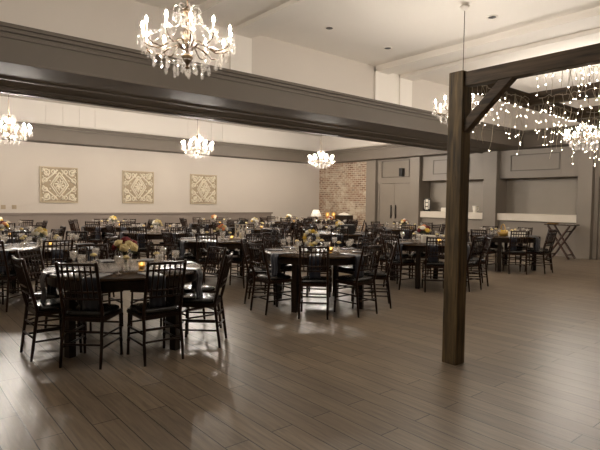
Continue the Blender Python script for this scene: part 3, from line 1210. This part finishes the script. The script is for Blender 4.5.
stand_ring('flower_wreath', (4.66, 5.34, TZ + .001), .095, ['cream', 'white', 'cream', 'gold'], 'round cream flower wreath standing upright on the second table of the front row', 'wreath', -.7)
e = empty('wicker_basket', (10.86, 5.82, TZ + .001), .9)
MB().lathe([(0, 0), (.10, 0), (.13, .1), (.12, .1), (.095, .008), (0, .008)], 20).build('bowl', M['wicker'], e)
MB().tube([(.125 * cos(i * pi / 14), 0, .09 + .17 * sin(i * pi / 14)) for i in range(15)], .011, 8).build('handle', M['wicker'], e)
for i in range(6):
    f = MB()
    bloom(f, Vector((.07 * cos(i * 1.05), .07 * sin(i * 1.05), .10)), .04)
    f.build('flower', M[['gold', 'cream', 'gold'][i % 3]], e)
tag(e, 'gold wicker basket with hooped handle and yellow flowers on the table by the shutters', 'basket')
o = MB().box(-.11, .11, -.08, .08, 0, .12).box(-.115, .115, -.085, .085, .12, .135).build('card_box', M['card'], bevel=.004)
o.location = (7.55, 5.46, TZ + .001)
o.rotation_euler = (0, 0, -.7)
tag(o, 'plain white card box on the third table of the front row beside the post', 'box')
o = MB().box(-.16, .16, -.08, .08, 0, .1).build('card_box', M['card'], bevel=.004)
o.location = (10.86, 5.5, TZ + .001)
o.rotation_euler = (0, 0, -.7)
tag(o, 'long low white box in front of the gold basket', 'box')
# lantern on the second table of the second row
e = empty('lantern', (5.12, 7.85, TZ + .001), .5)
b = MB()
for sx in (-1, 1):
    for sy in (-1, 1):
        b.box(sx * .075 - .008, sx * .075 + .008, sy * .075 - .008, sy * .075 + .008, .015, .26)
b.box(-.09, .09, -.09, .09, 0, .015).box(-.085, .085, -.085, .085, .26, .275)
for s in (-1, 1):
    b.bar((-.075, s * .075, .02), (.075, s * .075, .255), .008, .008)
    b.bar((s * .075, -.075, .02), (s * .075, .075, .255), .008, .008)
b.build('frame', M['counter'], e)
MB().lathe([(.10, .275), (.03, .34), (.02, .36), (0, .362)], 4, (0, 0, 0), smooth=False).build('roof', M['black'], e)
MB().lathe([(0, .016), (.03, .016), (.03, .12), (0, .125)], 14).build('candle', M['wax'], e)
tag(e, 'white framed lantern with black roof on the second table of the second row', 'lantern')
# dark gift box on the third table of the second row
o = MB().box(-.16, .16, -.13, .13, 0, .17).box(-.165, .165, -.135, .135, .17, .2).build('gift_box', M['black'], bevel=.005)
o.location = (8.15, 8.1, TZ + .001)
o.rotation_euler = (0, 0, -.65)
tag(o, 'black lidded box on the third table of the second row', 'box')

# ------------------------------------------------------------------ buffet by the brick corner
BXc, BYc = 13.95, 14.9
e = empty('buffet_table', (BXc, BYc, 0))
MB().box(-.42, .42, -1.15, 1.15, .72, .76).build('tabletop', M['table'], e, .006)
MB().box(-.38, .38, -1.1, 1.1, .62, .72).build('apron', M['table_leg'], e)
for sx in (-1, 1):
    for sy in (-1, 1):
        MB().box(sx * .35 - .04, sx * .35 + .04, sy * 1.07 - .04, sy * 1.07 + .04, 0, .62).build('leg', M['table_leg'], e, .004)
tag(e, 'long dark wood buffet table standing along the brick wall', 'table')
e = empty('table_lamp', (13.72, 15.45, .761))
MB().lathe([(0, 0), (.08, 0), (.08, .015), (.02, .03), (.045, .08), (.05, .12), (.02, .17), (.012, .2)], 16).build('base', M['bronze'], e)
MB().lathe([(.225, .14), (.12, .40), (.115, .40), (.22, .14)], 24).build('shade', M['shade'], e)
tag(e, 'lamp with a white tapered shade on the buffet by the brick corner', 'lamp')
for i, (xx, yy) in enumerate(((13.8, 14.85), (13.8, 14.5))):
    e = empty('hurricane_candle', (xx, yy, .761))
    MB().lathe([(0, 0), (.07, 0), (.08, .05), (.075, .32), (.07, .32), (.072, .05), (0, .012)], 16).build('glass_shade', M['amber'], e)
    MB().lathe([(0, .013), (.045, .013), (.045, .2), (0, .205)], 14).build('candle', M['wax'], e)
    MB().lathe([(0, .205), (.013, .222), (.014, .24), (.006, .265), (0, .28)], 8).build('flame', M['votive'], e)
    tag(e, 'amber glass hurricane candle on the buffet, ' + ('next to the lamp' if i == 0 else 'farther from the lamp'), 'candle', 'hurricane candles')
o = MB().box(-.2, .2, -.3, .3, 0, .22).build('serving_crate', M['table_leg'], bevel=.006)
o.location = (13.95, 14.05, .761)
tag(o, 'dark wooden crate at the open end of the buffet', 'crate')
o = MB().lathe([(.22, 0), (.2, .02), (.12, .07), (.05, .1), (0, .11)], 10, wave=lambda a, z: 1 + .12 * sin(3 * a) + .06 * cos(5 * a + 1)).build('folded_cloth', M['card'])
o.location = (13.95, 14.05, .982)
o.scale = (.85, 1.2, 1)
tag(o, 'heap of white cloth lying on the dark crate', 'cloth')

# ------------------------------------------------------------------ things on the bar and beside it
e = empty('counter_sign', (15.1, 11.0, CTZ1))
MB().box(-.06, .06, -.12, .12, 0, .02).build('foot', M['black'], e)
MB().box(-.012, .012, -.14, .14, .02, .46).build('board', M['black'], e, .003)
b = MB()
for z0, z1 in ((.06, .16), (.19, .3), (.33, .43)):
    b.box(-.016, -.012, -.05, .05, z0, z1)
b.box(-.016, -.012, -.11, -.08, .08, .4).box(-.016, -.012, .08, .11, .08, .4)
b.build('white_blocks', M['card'], e)
tag(e, 'black and white stand sign at the left end of the bar ledge', 'sign')
e = empty('white_urn', (15.1, 10.25, CTZ1))
o = MB().box(15.0, 15.3, 9.95, 10.35, CTZ1 + .001, CTZ1 + .14).build('linen_stack', M['card'], bevel=.02)
tag(o, 'stack of folded white linen on the bar ledge beside the sign', 'linen')
bpy.data.objects.remove(e)
e = empty('beer_pitcher', (14.99 + .1, 9.08, CTZ1))
MB().lathe([(0, 0), (.06, 0), (.065, .02), (.09, .22), (.085, .22), (.06, .02), (0, .012)], 16).build('body', M['card'], e)
MB().tube([(0, -.085, .19), (0, -.13, .16), (0, -.125, .09), (0, -.07, .06)], .01, 6).build('handle', M['card'], e)
e.name = 'pitcher'
tag(e, 'white pitcher on the bar ledge just right of the timber post', 'pitcher')

# folding tray stand
SX, SY = 14.3, 5.98
e = empty('tray_stand', (SX, SY, 0), 0)
MB().box(-.26, .26, -.36, .36, .925, .955).build('top', M['table'], e, .006)
for s in (-1, 1):
    fr = MB()
    for xx in (-.2, .2):
        xo = xx + s * .018
        fr.bar((xo, -s * .29, 0.02), (xo, s * .29, .912), .032, .075, (1, 0, 0))
    fr.bar((-.22, s * .19, .76), (.22, s * .19, .76), .03, .03)
    fr.bar((-.22, -s * .22, .13), (.22, -s * .22, .13), .03, .03)
    fr.build('folding_frame', M['stand'], e, .004)
tag(e, 'wooden folding tray stand with crossed legs and dark top below the bar ledge', 'stand')
o = MB().lathe([(0, 0), (.14, 0), (.16, .02), (.155, .02), (.138, .005), (0, .004)], 24).build('serving_tray', M['brass'])
o.location = (SX - .05, SY + .22, .956)
tag(o, 'round brass tray on the folding tray stand', 'tray')
